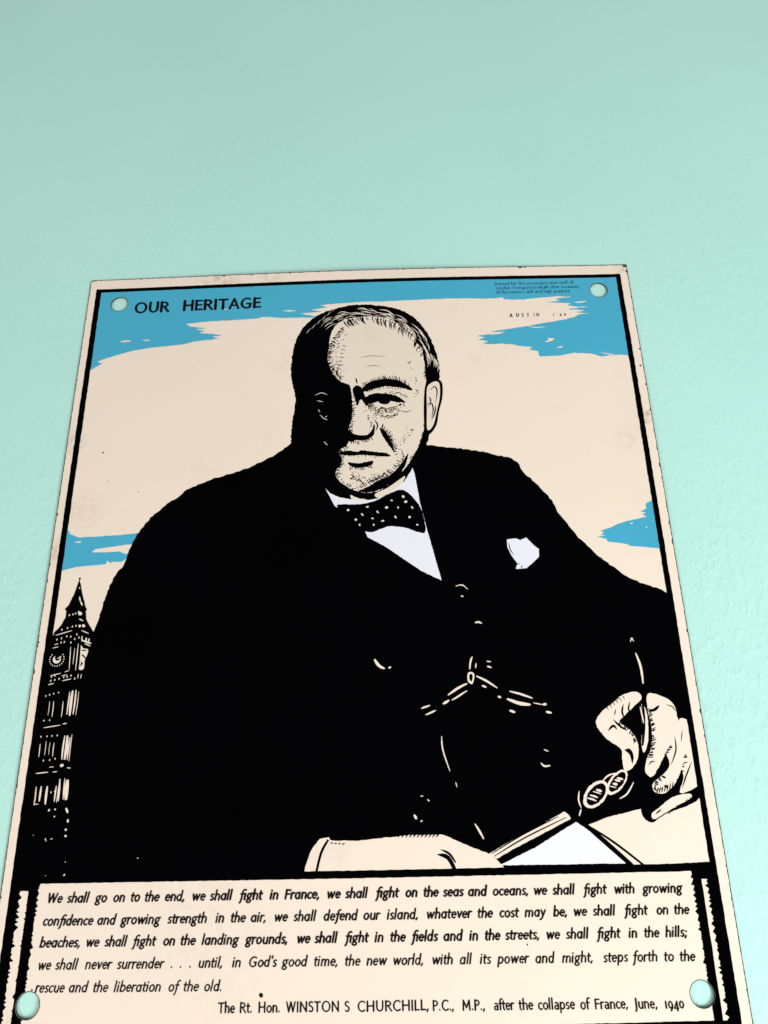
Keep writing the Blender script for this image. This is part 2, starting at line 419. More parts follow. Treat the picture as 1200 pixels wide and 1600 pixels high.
# stipple where light turns into shade
def stipple(line, n, spread, tag, seed, size=(.25, .55), ang=.3):
    r = random.Random(seed); q = smooth(line, False, 8)
    for k in range(n):
        i = r.randrange(len(q)-1); a, b = q[i], q[i+1]; t = r.random()
        dx, dy = b[0]-a[0], b[1]-a[1]; l = math.hypot(dx, dy) or 1
        o = abs(r.gauss(0, .5))*spread
        x = a[0]+dx*t - dy/l*o; y = a[1]+dy*t + dx/l*o
        s = r.uniform(*size)*(1-min(.6, abs(o)/abs(spread)*.5)); u, v = px(x, y)
        add(tag, ell(u, v, s*1.3, s*.62, 6, ang+r.uniform(-.3, .3)))
EDGE = [(534, 512), (522, 526), (514, 542), (512, 560), (518, 580), (532, 594)]
stipple(EDGE, 150, -22, 'hair', 61)
stipple([(551, 612), (551, 635), (548, 660), (546, 675)], 26, -7, 'hair', 62)
stipple([(540, 697), (529, 706), (534, 716), (528, 732), (526, 745), (545, 762)], 46, -11, 'hair', 63)
stipple([(545, 762), (570, 770), (594, 766), (612, 752)], 46, -11, 'hair', 64)
stipple([(556, 498), (585, 496), (612, 501), (634, 515), (651, 534), (661, 556)], 40, 5, 'hair', 65, ang=-1.0)
# features: level brows, half-closed eye, straight nose, level mouth
def F(tag, pts, n=4, amp=.16, seed=70): add(tag, rough(PX(smooth(pts, True, n)), amp, .5, seed+len(S)))
def tufts(line, n, length, lean, seed, tag='hair', wd=.4):
    """short engraved ticks standing off a line"""
    r = random.Random(seed); q = smooth(line, False, 8)
    for k in range(n):
        i = min(len(q)-2, int(k/n*(len(q)-1))); a, b = q[i], q[i+1]; dx, dy = b[0]-a[0], b[1]-a[1]; l = math.hypot(dx, dy) or 1
        dx /= l; dy /= l; L_ = length*r.uniform(.5, 1.2); x, y = a[0]+r.uniform(-1, 1), a[1]+r.uniform(-1, 1)
        add(tag, brush(PX([(x, y), (x-dy*L_+dx*L_*lean, y+dx*L_+dy*L_*lean)]), wd*r.uniform(.8, 1.3), (.9, .1)))
F('hair', [(566, 607), (578, 597), (600, 592), (622, 594), (640, 604), (643, 610), (626, 606), (602, 604), (584, 608), (570, 612)])                 # brow
tufts([(572, 602), (590, 594), (615, 593), (640, 604)], 26, -6, .8, 171)
tufts([(574, 610), (600, 605), (630, 607)], 14, 3.5, .6, 172, wd=.34)
F('hair', [(570, 626), (580, 618), (596, 615), (614, 617), (628, 624), (634, 629), (622, 627), (612, 625), (598, 624), (584, 627), (574, 631)])     # lid
F('hair', [(590, 623), (600, 621), (610, 623), (608, 630), (600, 632), (592, 629)], amp=.06)                                                        # iris
F('hair', [(572, 620), (588, 614), (604, 617), (618, 618), (632, 627), (622, 629), (608, 626), (592, 627), (580, 631), (572, 629)])
stipple([(574, 628), (592, 636), (612, 636), (630, 628)], 80, 8, 'hair', 191, size=(.25, .6))
F('hair', [(578, 632), (594, 635), (612, 634), (622, 630), (612, 637), (596, 638)], amp=.3)
stipple([(600, 612), (622, 612), (638, 620)], 30, 6, 'hair', 192)                                                     # pouch
tufts([(576, 632), (596, 640), (622, 636)], 24, 8, .5, 173, wd=.34)
F('hair', [(551, 608), (558, 602), (566, 607), (570, 618), (578, 628), (572, 634), (564, 624), (558, 634), (554, 622)])                             # bridge shade
tufts([(562, 608), (568, 622), (572, 634)], 10, -6, .3, 174, wd=.36)
stipple([(584, 646), (602, 650), (622, 645)], 34, 8, 'hair', 176)
stipple([(584, 646), (602, 650), (622, 645)], 20, -8, 'hair', 186)
stipple([(620, 700), (634, 690), (646, 672)], 26, -10, 'hair', 187)
stipple([(572, 640), (578, 655), (582, 666)], 14, 5, 'hair', 188)
F('hair', [(545, 670), (551, 677), (562, 680), (574, 679), (581, 672), (585, 662), (586, 672), (582, 682), (570, 688), (556, 688), (546, 690)])     # under the nose
tufts([(548, 688), (566, 689), (582, 683)], 14, 5, .2, 177)
add('hair', brush(PX([(584, 655), (590, 664), (587, 674)]), .7))
F('hair', [(528, 709), (544, 704), (556, 706), (566, 704), (586, 706), (604, 708), (610, 713), (592, 713), (566, 711), (546, 712)])                 # mouth line
F('hair', [(544, 722), (560, 724), (582, 720), (580, 727), (564, 731), (548, 729)])                                                                 # below lower lip
tufts([(546, 729), (564, 731), (582, 726)], 12, 5, .3, 178)
tufts([(532, 712), (560, 712), (596, 713)], 12, 3, .6, 179, wd=.3)
F('hair', [(594, 668), (602, 674), (609, 684), (615, 698), (616, 706), (609, 698), (602, 688), (596, 678)])                                         # cheek fold
tufts([(596, 668), (606, 680), (616, 702)], 16, -7, .5, 180)
stipple([(606, 680), (618, 706)], 22, -9, 'hair', 66)
stipple([(640, 716), (655, 690), (663, 660), (665, 620)], 34, 7, 'hair', 67, ang=-1.1)
F('hair', [(560, 768), (576, 760), (592, 750), (610, 742), (624, 728), (638, 708), (632, 730), (616, 750), (598, 763), (580, 769)])                 # jaw shade
tufts([(566, 763), (592, 750), (612, 740), (634, 712)], 34, -7, .3, 181)
stipple([(548, 748), (566, 756), (590, 748), (612, 736)], 44, -9, 'hair', 182)
for st in ([(532, 590), (526, 583), (529, 576)], [(556, 590), (558, 600)]): add('hair', brush(PX(st), .8))
for k in range(7): add('hair', brush(PX([(534-1.5*k, 540+6*k), (542-1.5*k+rr.uniform(-2, 2), 541+6*k)]), .4))
for st in ([(560, 560), (580, 556), (606, 558)], [(568, 574), (584, 571), (596, 573)]): add('hair', brush(PX(st), .28, (.05, .05)))
stipple([(546, 742), (560, 752), (584, 752), (604, 742)], 50, -12, 'hair', 193, size=(.3, .6))
stipple([(612, 700), (620, 716), (622, 730)], 30, -7, 'hair', 194, size=(.25, .5))
for st in ([(624, 640), (634, 644), (644, 640)], [(626, 700), (630, 712), (628, 722)], [(590, 648), (606, 652), (622, 648)]): add('hair', brush(PX(st), .42, (.05, .05)))
stipple([(640, 560), (652, 590), (654, 620)], 20, 10, 'hair', 190, ang=-1.2)
tufts(EDGE, 40, -7, .2, 183)
tufts([(551, 612), (551, 635), (548, 660), (546, 675)], 20, -5, .3, 184)
tufts([(540, 697), (529, 706), (534, 716), (528, 732), (526, 745), (545, 762)], 24, -6, .2, 185)
for st in ([(492, 618), (502, 614), (512, 617)], [(495, 626), (505, 628)], [(500, 648), (506, 654), (512, 656)], [(497, 640), (500, 644)], [(508, 652), (511, 650)], [(506, 690), (512, 696)]):   # lights in the shaded half
    add('face', brush(PX(st), .35))
# combed lights in the hair, following the crown
for k in range(95):
    t = rr.random(); ring_ = rr.uniform(.86, 1.0)
    a = math.radians(128-120*t)
    cx_, cy_ = 572, 590; rx_, ry_ = 114*ring_, 108*ring_
    L_ = rr.uniform(.05, .12)
    add(None if ring_ > .93 else 'face', brush(PX([(cx_+rx_*math.cos(a+L_), cy_-ry_*math.sin(a+L_)), (cx_+rx_*1.01*math.cos(a), cy_-ry_*1.01*math.sin(a)), (cx_+rx_*.985*math.cos(a-L_), cy_-ry_*.985*math.sin(a-L_))]), rr.uniform(.2, .55), (.05, .05)))
for k in range(60):     # hairline ticks running down onto the forehead and temple
    t = rr.random(); a = math.radians(112-112*t); r0 = .905+rr.uniform(-.03, .03)
    x0_, y0_ = 574+104*r0*math.cos(a), 590-100*r0*math.sin(a)
    add('hair', brush(PX([(x0_+5*math.cos(a), y0_-5*math.sin(a)), (x0_, y0_), (x0_-5*math.cos(a)+4*math.sin(a), y0_+6*math.sin(a)+4*math.cos(a))]), .5, (.8, .05)))
for k in range(7): add(None, brush(PX([(478+8*k, 522-7*k), (486+8*k, 512-6.5*k)]), .32, (.05, .05)))
# bow tie
TIE = smooth([(526, 790), (540, 788), (562, 788), (585, 783), (606, 772), (628, 765), (646, 778), (660, 800), (665, 830), (655, 832), (638, 826), (612, 822), (596, 826), (578, 832), (556, 824), (538, 808)], True, 3)
add('tie', rough(PX(TIE), .14, .8, 81))
for i, (x, y) in enumerate([(544, 797), (566, 804), (582, 810), (604, 793), (622, 793), (644, 793), (640, 808), (598, 814), (562, 820), (630, 776), (612, 782), (574, 792), (556, 812), (618, 808), (652, 820), (634, 784), (584, 820), (590, 800)]):
    u, v = px(x, y); add('tie_dot', ell(u, v, .38+.22*(i % 3 == 0), .55+.2*(i % 2), 8, .6*(i % 4)))
# pocket handkerchief
add('kerchief', rough(PX([(792, 843), (806, 841), (813, 844), (822, 840), (834, 852), (842, 858), (842, 870), (832, 880), (822, 888), (806, 889), (808, 880), (798, 866), (793, 856)]), .08, .9, 83))
for st in ([(795, 847), (797, 858), (803, 868)], [(806, 883), (812, 880)], [(814, 888), (816, 883)]): add('coat', brush(PX(st), .45))
# buttons, watch chain and fold lights
for st, wd in (([(712, 916), (722, 914), (731, 921)], .5), ([(742, 973), (748, 972), (753, 974)], .8), ([(585, 1030), (592, 1040), (601, 1045)], 1.2), ([(607, 1044), (611, 1042)], .8), ([(720, 931), (724, 932)], .6),
               ([(734, 1046), (735, 1034), (738, 1026)], .6), ([(743, 1044), (744, 1036)], .45), ([(730, 1068), (716, 1075), (700, 1086)], .75), ([(730, 1079), (716, 1088), (706, 1094)], .55), ([(692, 1100), (702, 1094)], .8),
               ([(658, 1107), (672, 1102)], .6), ([(665, 1117), (681, 1110)], .6), ([(744, 1056), (760, 1064), (777, 1075)], .7), ([(753, 1071), (760, 1074)], .7), ([(796, 1080), (815, 1085), (832, 1091)], .65), ([(792, 1092), (812, 1099), (829, 1101)], 1.1),
               ([(778, 1088), (783, 1090)], .7), ([(833, 1098), (848, 1101)], .35), ([(848, 1101), (854, 1100)], .8), ([(853, 1112), (862, 1114)], .8), ([(796, 1110), (805, 1113)], .8), ([(760, 1033), (767, 1034)], .4), ([(761, 1041), (768, 1043)], .6),
               ([(690, 1150), (692, 1172), (703, 1205)], .55), ([(712, 1222), (714, 1230)], .4), ([(850, 1171), (857, 1174)], .5), ([(845, 1192), (851, 1197), (860, 1196)], .7), ([(742, 1287), (750, 1300), (756, 1311)], .75),
               ([(647, 1273), (651, 1280)], 1.0), ([(668, 1249), (671, 1252)], .5), ([(657, 1244), (661, 1244)], .4), ([(657, 1284), (660, 1282)], .5), ([(985, 1003), (987, 997), (990, 1002)], .55), ([(993, 1020), (1001, 1042), (1005, 1070)], .95)):
    c_ = 1020 < st[0][1] < 1120 and 650 < st[0][0] < 870
    add('watch_chain' if c_ else 'coat_light', rough(brush(PX(st), wd*(1.25 if c_ else 1.0), (.45, .45)), .05, .6, int(st[0][0])))
q = [px(x, y) for x, y in smooth([(731, 1052), (737, 1050), (741, 1054), (740, 1064), (737, 1069), (731, 1064)], True, 4)]
add('watch_chain', q); add('coat', [((a-px(736, 1058)[0])*.5+px(736, 1058)[0], (b-px(736, 1058)[1])*.62+px(736, 1058)[1]) for a, b in q])
# cuff and forearm at the lower edge, table edge, papers
add('arm', rough(PX([(474, 1366), (480, 1345), (488, 1325), (500, 1311), (514, 1308), (516, 1313), (560, 1314), (600, 1309), (640, 1305), (692, 1304), (712, 1313), (740, 1325), (760, 1332), (775, 1342), (788, 1356), (740, 1362)]), .12, 1.0, 91))
add('coat', brush(PX([(513, 1312), (502, 1332), (494, 1364)]), 1.0, (.8, .9)))
add('coat', brush(PX([(683, 1335), (700, 1340), (712, 1362)]), 1.6, (.1, .9)))
add('coat', brush(PX([(688, 1327), (702, 1334), (712, 1348)]), .9, (.1, .6)))
for k in range(11): add('coat', brush(PX([(626+6*k, 1303), (621+6*k, 1309)]), .5, (.9, .1)))
for k in range(4): add('coat', brush(PX([(516+6*k, 1317+k), (521+6*k, 1317.5)]), .5))
add('table_edge', rough(PX([(915, 1290), (952, 1276), (1010, 1262), (1060, 1250), (1100, 1238), (1120, 1346), (985, 1352)]), .10, 1.0, 93))
add('paper', rough(PX([(780, 1352), (835, 1325), (900, 1284), (940, 1312), (978, 1349)]), .10, 1.0, 95))
add('book_edge', rough(PX([(763, 1335), (800, 1312), (850, 1286), (882, 1268), (890, 1275), (892, 1279), (845, 1304), (800, 1328), (776, 1342)]), .10, 1.0, 97))
for st in ([(772, 1338), (820, 1309), (885, 1277)], [(768, 1334), (815, 1305), (872, 1276)]): add('coat', brush(PX(st), .55, (.5, .5)))
add('book_edge', rough(PX([(918, 1293), (930, 1293), (965, 1322), (1005, 1350), (983, 1352)]), .05, 1.5, 98))
for st, wd in (([(905, 1280), (945, 1315), (988, 1353)], 1.9), ([(924, 1293), (962, 1318), (1006, 1352)], .9)): add('coat', brush(PX(st), wd, (.6, .9)))
# right hand closed round folded spectacles
def hand(poly, seed): add('hand', rough(PX(smooth(poly, True, 4)), .10, .7, seed))
def dark(poly, seed): add('coat', rough(PX(smooth(poly, True, 4)), .10, .6, seed))
dark([(935, 1100), (985, 1070), (1060, 1080), (1092, 1150), (1098, 1240), (1040, 1272), (1018, 1285), (1002, 1270), (1000, 1230), (960, 1190), (930, 1150)], 100)
hand([(1060, 1126), (1072, 1124), (1079, 1138), (1082, 1165), (1090, 1200), (1091, 1225), (1076, 1236), (1062, 1238), (1068, 1215), (1062, 1190), (1058, 1160)], 101)     # little finger side
hand([(1030, 1145), (1045, 1115), (1058, 1120), (1064, 1150), (1070, 1180), (1064, 1205), (1052, 1228), (1036, 1240), (1022, 1236), (1020, 1224), (1034, 1212), (1046, 1196), (1040, 1175)], 102)
hand([(1012, 1084), (1035, 1088), (1050, 1098), (1057, 1115), (1054, 1140), (1046, 1165), (1036, 1185), (1024, 1208), (1016, 1214), (1008, 1205), (1010, 1188), (1018, 1165), (1018, 1135), (1012, 1110)], 103)
hand([(931, 1128), (940, 1112), (955, 1100), (972, 1086), (990, 1081), (1000, 1084), (1002, 1092), (990, 1104), (976, 1118), (968, 1128), (986, 1142), (996, 1160), (997, 1182), (988, 1200), (976, 1204), (972, 1184), (970, 1170), (950, 1156), (938, 1144)], 104)   # thumb and first finger
hand([(1030, 1262), (1050, 1246), (1075, 1240), (1080, 1246), (1060, 1258), (1040, 1270), (1022, 1280), (1018, 1272)], 105)
hand([(1002, 1100), (1010, 1112), (1013, 1136), (1012, 1160), (1006, 1176), (1002, 1160), (1004, 1136)], 107)
add('coat', brush(PX([(1004, 1096), (1006, 1130), (1004, 1165)]), 1.3, (.6, .6)))
dark([(976, 1172), (984, 1170), (990, 1180), (988, 1194), (984, 1180)], 106)
for st, wd in (([(958, 1124), (968, 1134), (980, 1142)], .9), ([(950, 1142), (958, 1134), (964, 1140)], 1.0), ([(1040, 1101), (1050, 1104), (1056, 1112)], .45), ([(1013, 1196), (1018, 1190), (1024, 1190)], .5), ([(1054, 1150), (1056, 1172), (1048, 1196)], .6),
               ([(1081, 1190), (1072, 1212), (1066, 1232)], .6), ([(1066, 1140), (1064, 1160)], .4), ([(1015, 1112), (1024, 1108), (1030, 1102)], 1.2), ([(974, 1100), (972, 1112), (976, 1124)], .8), ([(984, 1096), (982, 1108), (986, 1114)], .7), ([(962, 1108), (960, 1118)], .5),
               ([(1024, 1272), (1034, 1264)], .6)):
    add('coat', brush(PX(st), wd))
for k in range(9): add('coat', brush(PX([(1013+.7*k, 1120+8*k), (1021-.2*k, 1116+8*k)]), .45, (.9, .1)))
for k in range(7): add('coat', brush(PX([(1026+4*k, 1240-1*k), (1028+4*k, 1232-2*k)]), .45, (.9, .1)))
for k in range(6): add('coat', brush(PX([(948+5*k, 1104-3.4*k), (951+5*k, 1110-3.4*k)]), .35, (.9, .1)))
def spect(cx, cy, rx, ry, rot, seed):
    u, v = px(cx, cy); r = random.Random(seed)
    add('spectacles', rough(ell(u, v, rx, ry, 20, rot), .12, .6, seed)); add('coat', rough(ell(u+.15, v, rx*.80, ry*.74, 20, rot), .15, .6, seed+1))
    for k in (-.42, -.18, .12, .3):
        w_ = r.uniform(.35, 1.1); n_ = (math.cos(rot), math.sin(rot)); m_ = (-math.sin(rot+.5), math.cos(rot+.5)); a_, b_ = ry*r.uniform(.3, .62), ry*r.uniform(.2, .6)
        add('spectacles', rough(brush([(u+rx*k*n_[0]+a_*m_[0], v+rx*k*n_[1]+a_*m_[1]), (u+rx*(k+.06)*n_[0], v+rx*k*n_[1]), (u+rx*k*n_[0]-b_*m_[0], v+rx*k*n_[1]-b_*m_[1])], w_, (.3, .2)), .07, .5, seed+3))
spect(931, 1241, 6.4, 3.7, .75, 11); spect(964, 1222, 6.0, 2.7, .8, 14)
for st in ([(940, 1222), (950, 1212), (962, 1208)], [(908, 1264), (905, 1275)], [(905, 1236), (904, 1250), (908, 1262)], [(968, 1248), (980, 1240), (990, 1222)], [(1000, 1104), (1006, 1130)]): add('spectacles', brush(PX(st), .6, (.4, .4)))
for ln, n_, L_, sd in (([(1012, 1110), (1018, 1135), (1018, 1165), (1010, 1188)], 22, -7, 201), ([(1034, 1212), (1022, 1224), (1026, 1236), (1050, 1228)], 16, -7, 202), ([(1046, 1165), (1036, 1185), (1024, 1208)], 14, -5, 203),
                       ([(1070, 1180), (1064, 1205), (1052, 1228)], 12, -5, 204), ([(968, 1128), (986, 1142), (996, 1160)], 12, 5, 205), ([(938, 1144), (950, 1156), (968, 1168)], 14, 7, 206), ([(940, 1112), (955, 1100), (972, 1086)], 18, -9, 207),
                       ([(990, 1104), (976, 1118), (968, 1128)], 12, -10, 208), ([(1080, 1246), (1060, 1258), (1040, 1270)], 10, -5, 209)):
    tufts(ln, n_, L_, .4, sd, 'coat', .5)
# --- tower lights (windows, bands, dial)
def t_light(pts, wd=.45): add('tower_light', brush(PX(pts), wd, (.5, .5)))
T0 = (60, 890)
def tp(x, y): return (T0[0]+x/8, T0[1]+y/8)
for a, b, wd in (((215, 822), (420, 762), .40), ((200, 940), (250, 925), .35), ((180, 982), (250, 965), .35), ((330, 1280), (380, 1262), .35), ((148, 1328), (280, 1296), .38), ((300, 1390), (410, 1365), .4), ((122, 1440), (190, 1422), .38),
                 ((405, 965), (385, 1255), .38), ((455, 980), (432, 1185), .3), ((500, 925), (465, 1260), .42), ((510, 618), (560, 640), .5), ((540, 760), (630, 800), .4), ((545, 830), (545, 900), .5), ((600, 850), (595, 900), .7), ((635, 860), (630, 905), .6),
                 ((550, 885), (660, 925), .8), ((580, 925), (650, 955), .5), ((500, 1305), (492, 1360), .35), ((540, 1305), (528, 1360), .35), ((515, 690), (520, 720), 1.1), ((550, 690), (580, 715), 1.2), ((515, 340), (525, 400), .6), ((530, 400), (550, 450), .7), ((515, 220), (515, 240), .5)):
    t_light([tp(*a), tp(*b)], wd)
for x, y in ((388, 570), (432, 560), (466, 550), (232, 875), (290, 860), (405, 838), (355, 835), (295, 752), (365, 730), (425, 712), (470, 703), (482, 810), (455, 868), (508, 850), (408, 912), (205, 1380), (260, 1365), (318, 1345), (360, 1338), (408, 1325), (155, 1390), (455, 1362), (325, 905), (285, 912)):
    u, v = px(*tp(x, y)); add('tower_light', ell(u, v, .26, .48, 7, -.15))
add('tower_light', PX(smooth([tp(500, 520), tp(545, 540), tp(540, 565), tp(515, 572), tp(498, 550)])))
du, dv = px(*tp(232, 1120))                                        # near dial: light crescent and minute dots
for k in range(18):
    a = 2*math.pi*k/18
    if math.sin(a) > .75: continue
    add('clock_dial', ell(du+3.1*math.cos(a), dv+3.0*math.sin(a), .26, .3, 6))
add('clock_dial', ell(du, dv-.1, 1.75, 1.75, 18)); add('tower', ell(du+.25, dv+.75, 1.25, 1.45, 14)); add('clock_dial', brush([(du+.2, dv+.1), (du+1.8, dv+1.3)], .5))
add('clock_dial', PX(smooth([tp(535, 945), tp(560, 985), tp(620, 995), tp(612, 1060), tp(580, 1130), tp(575, 1200), tp(560, 1245), tp(510, 1250), tp(515, 1170), tp(525, 1050)], True, 3)))
for a, b in (((535, 1010), (610, 1010)), ((540, 1080), (570, 1060)), ((530, 1150), (560, 1190)), ((545, 1060), (600, 1120)), ((520, 1210), (550, 1160))): add('tower', brush(PX([tp(*a), tp(*b)]), .6))
C0 = (0, 860)
def cp(x, y): return (C0[0]+x*.35, C0[1]+y*.35)
def bars(y0, y1, items, slant):
    for x, wd in items:
        if not wd: continue
        rnd2 = random.Random(int(x+y0)); a = y0+rnd2.uniform(0, 14); b = y1-rnd2.uniform(0, 18)
        mid = (a+b)/2
        t_light([cp(x, a), cp(x-slant*.5+rnd2.uniform(-2, 2), mid), cp(x-slant, b)], wd)
bars(618, 748, [(312, .55), (325, 1.2), (340, .7), (352, .3)], 14)
bars(660, 748, [(240, .35), (282, .35), (222, .25)], 8)
bars(820, 945, [(290, .7), (302, 1.2), (314, .6), (322, .35)], 14)
bars(850, 930, [(180, .35), (206, .25), (242, .35), (225, .2)], 7)
bars(1045, 1138, [(162, .5), (185, .75), (212, .9), (252, .6), (262, .45)], 10)
bars(1015, 1120, [(268, .7), (290, .5), (302, 1.7)], 8)
for a, b, wd in (((195, 792), (270, 780), .4), ((160, 996), (215, 990), .45), ((235, 990), (255, 987), .35), ((275, 560), (300, 555), .3), ((215, 600), (240, 594), .35), ((150, 1135), (172, 1132), .3), ((268, 962), (284, 958), 1.2), ((300, 970), (315, 972), .4),
                 ((280, 775), (298, 772), .4), ((220, 968), (240, 966), .3), ((295, 1150), (303, 1172), .9), ((240, 1190), (246, 1186), .5), ((216, 1165), (222, 1155), .7), ((245, 1160), (248, 1152), .6), ((303, 1200), (303, 1215), .8), ((290, 1250), (298, 1244), .8), ((288, 1275), (298, 1275), .8),
                 ((283, 1455), (290, 1445), .6), ((198, 1457), (206, 1453), .5), ((290, 1392), (293, 1390), .4), ((205, 1298), (208, 1296), .4), ((148, 1272), (150, 1271), .3), ((225, 1290), (235, 1286), .3), ((612, 1374), (618, 1374), .35)):
    t_light([cp(*a), cp(*b)], wd)
for x, y in ((205, 650), (222, 645), (240, 640), (262, 635), (183, 832), (210, 830), (232, 828), (256, 826), (196, 760), (222, 758), (194, 938), (222, 936), (246, 930), (228, 1080), (245, 1075), (203, 1290), (230, 565), (245, 560)):
    u, v = px(*cp(x, y)); add('tower_light', ell(u, v, .25, .4, 6))

# --- everything outside the border is bare again; then the border and the caption frame
IN = [(-133.9, -7.6), (133.7, -7.6), (133.7, -283.3), (-133.9, -283.3)]
def outside():
    B = 150
    add(None, [(-B, 5), (B, 5), (B, -8.0+.3), (-B, -8.0+.3)])
    add(None, [(-B, -283.0), (B, -283.0), (B, -345), (-B, -345)])
    add(None, [(-B, 5), (-134.0, 5), (-134.0, -345), (-B, -345)])
    add(None, [(133.8, 5), (B, 5), (B, -345), (133.8, -345)])
outside()
def band(x0, y0, x1, y1, amp=.09, seed=1, tag='border'):
    add(tag, rough([(x0, y0), (x1, y0), (x1, y1), (x0, y1)], amp, 1.6, seed))
band(-136.4, -6.0, 135.9, -8.1, .07, 1)                   # top
band(-136.4, -6.0, -133.6, -337.4, .11, 2)                # left
band(133.4, -6.0, 135.9, -337.4, .11, 3)                  # right
band(-136.2, -282.9, 135.7, -285.6, .08, 4)               # under the picture
band(-136.2, -334.3, 135.7, -337.4, .10, 5)               # foot of the caption
def comb(x_in, x_out, y0, y1, seed, pitch=2.0, depth=1.1, side=1):
    """an upright bar whose one edge is cut into little teeth"""
    r = random.Random(seed); p = [(x_out, y0)]; y = y0
    p = [(x_out+r.uniform(-.08, .08), y0-(y0-y1)*k/30) for k in range(31)][::-1]
    y = y0
    while y > y1+pitch:
        d_ = pitch*r.choice((.45, .6, .8, 1.0, 1.3))*r.uniform(.85, 1.15)
        p += [(x_in, y), (x_in-side*depth*r.uniform(.15, 1.25)*min(1, d_/pitch+.2), y-d_*r.uniform(.3, .8)), (x_in-side*depth*.2*r.random(), y-d_*.85)]
        y -= d_
    p.append((x_in, y1))
    return p
add('bar1', comb(131.6, 133.6, -285.0, -336, 1))                     # right outer bar, teeth inwards
add('bar2', comb(126.2, 129.4, -285.0, -336, 2, depth=.9))           # right inner bar
add('bar3', comb(-132.6, -134.0, -285.0, -336, 3, side=-1, depth=1.2, pitch=2.4))
add('bar4', comb(-125.4, -129.0, -285.0, -336, 4, side=-1, depth=1.0, pitch=2.6))
add('bar5', comb(-128.6, -127.5, -285.0, -336, 5, depth=1.0, pitch=2.3))
add('bar6', rough([(126, -285), (135, -285), (135, -288.3), (126, -288.3)], .12, 1, 5))
add('bar7', rough([(-136, -285), (-124.6, -285), (-125.4, -288.0), (-136, -288.0)], .12, 1, 6))
for h in HOLES: add(None, hole_poly(h, .3))

d = paint(S, GRID)
OFF = 0.07
def part(name, tag, material, parent, label=None):
    return flat_obj(name, d[tag], material, parent, OFF, label) if tag in d else None
part('sky_patch', 'sky_top', BLUE, sign, 'wide blue strip of sky along the top with ragged brushed ends')
part('sky_patch', 'sky_left', BLUE, sign, 'small forked blue patch above the clock tower')
part('sky_patch', 'sky_right', BLUE, sign, 'pointed blue patch at the right edge above the shoulder')
part('border', 'border', BLACK, sign, 'thin black line round the picture and caption')
for k in range(1, 8): part('caption_bar', 'bar%d' % k, BLACK, sign, 'black bar with a serrated edge beside the caption')
tw = part('clock_tower', 'tower', BLACK, sign, 'black spired clock tower at the left edge')
part('carved_light', 'tower_light', CREAM, tw)['kind'] = 'stuff'; part('clock_dial', 'clock_dial', CREAM, tw)
fig = part('portrait', 'coat', BLACK, sign, 'seated man in a black coat, printed in black')
for n, t, m, l in (('hair', 'hair', BLACK, 'dark hair and shaded half of the head'), ('face', 'face', FLESH, 'face lit from the right'), ('shirt', 'shirt', WHITE, 'white shirt front and collar'), ('bow_tie', 'tie', BLACK, 'black bow tie with pale spots'),
                   ('tie_spots', 'tie_dot', CREAM, None), ('handkerchief', 'kerchief', WHITE, 'white handkerchief in the breast pocket'), ('watch_chain', 'watch_chain', CREAM, None), ('fold_light', 'coat_light', CREAM, None),
                   ('forearm', 'arm', CREAM, 'forearm and cuff lying on the lower edge'), ('hand', 'hand', CREAM, 'closed hand with bent fingers'), ('spectacles', 'spectacles', CREAM, 'folded spectacles under the hand'), ('paper', 'paper', WHITE, 'white sheet of paper'),
                   ('book_edge', 'book_edge', CREAM, None), ('table_top', 'table_edge', CREAM, None)):
    o = part(n, t, m, fig, l)
    if n in ('fold_light', 'tie_spots', 'watch_chain', 'hair', 'spectacles'): o['kind'] = 'stuff'

# ------------------------------------------------------------------ lettering: skeleton letters drawn with a pen
def A(cx, cy, rx, ry, a0, a1, n=7):
    return [(cx+rx*math.cos(math.radians(a0+(a1-a0)*k/n)), cy+ry*math.sin(math.radians(a0+(a1-a0)*k/n))) for k in range(n+1)]
# x-height 10, ascender 17, capital 15.5, descender -5.5. glyph = (advance, [strokes])
_bowl = lambda cx, rx: [A(cx, 5, rx, 5, 90, 270), A(cx, 5, rx, 5, -90, 90)]
G = {}
G['a'] = (10.4, _bowl(4.6, 3.8)+[[(8.4, 10), (8.4, 0)]])
G['b'] = (10.4, [[(1.3, 17), (1.3, 0)]]+_bowl(5.2, 3.9))
G['c'] = (8.0, [A(4.8, 5, 3.9, 5, 52, 180), A(4.8, 5, 3.9, 5, 180, 308)])
G['d'] = (10.4, _bowl(4.6, 3.8)+[[(8.4, 17), (8.4, 0)]])
G['e'] = (9.0, [[(1.0, 5.4), (8.0, 5.4)], A(4.6, 5, 3.7, 5, 5, 180), A(4.6, 5, 3.7, 5, 180, 312)])
G['f'] = (6.6, [A(6.6, 12.4, 3.2, 4.4, 75, 180, 5)+[(3.2, 2), (2.6, -2.5)]+A(.2, -2.5, 2.3, 3.0, -20, -80, 3), [(.6, 9.6), (6.2, 9.6)]])
G['fi'] = (11.0, [A(6.9, 12.2, 3.7, 4.6, 60, 180, 6)+[(3.0, 2), (2.4, -2.5)]+A(.0, -2.5, 2.3, 3.0, -20, -80, 3), [(.4, 9.6), (9.2, 9.6)], [(9.0, 9.8), (9.0, 0)]])
G['g'] = (10.0, [A(4.4, 6.3, 3.3, 3.6, 90, 270), A(4.4, 6.3, 3.3, 3.6, -90, 90), [(6.4, 9.3), (9.4, 10.2)], [(3.2, 3.0), (2.0, 1.3), (5.4, .3), (8.0, -.9)], A(4.7, -2.6, 3.8, 2.6, 30, -90, 5), A(4.7, -2.6, 3.8, 2.6, 270, 110, 6)])
G['h'] = (10.2, [[(1.3, 17), (1.3, 0)], [(1.3, 6.2)]+A(4.9, 6.3, 3.5, 3.7, 130, 0, 6)+[(8.4, 0)]])
G['i'] = (4.6, [[(1.8, 10), (1.8, 0)], [(1.8, 14.0), (1.8, 14.5)]])
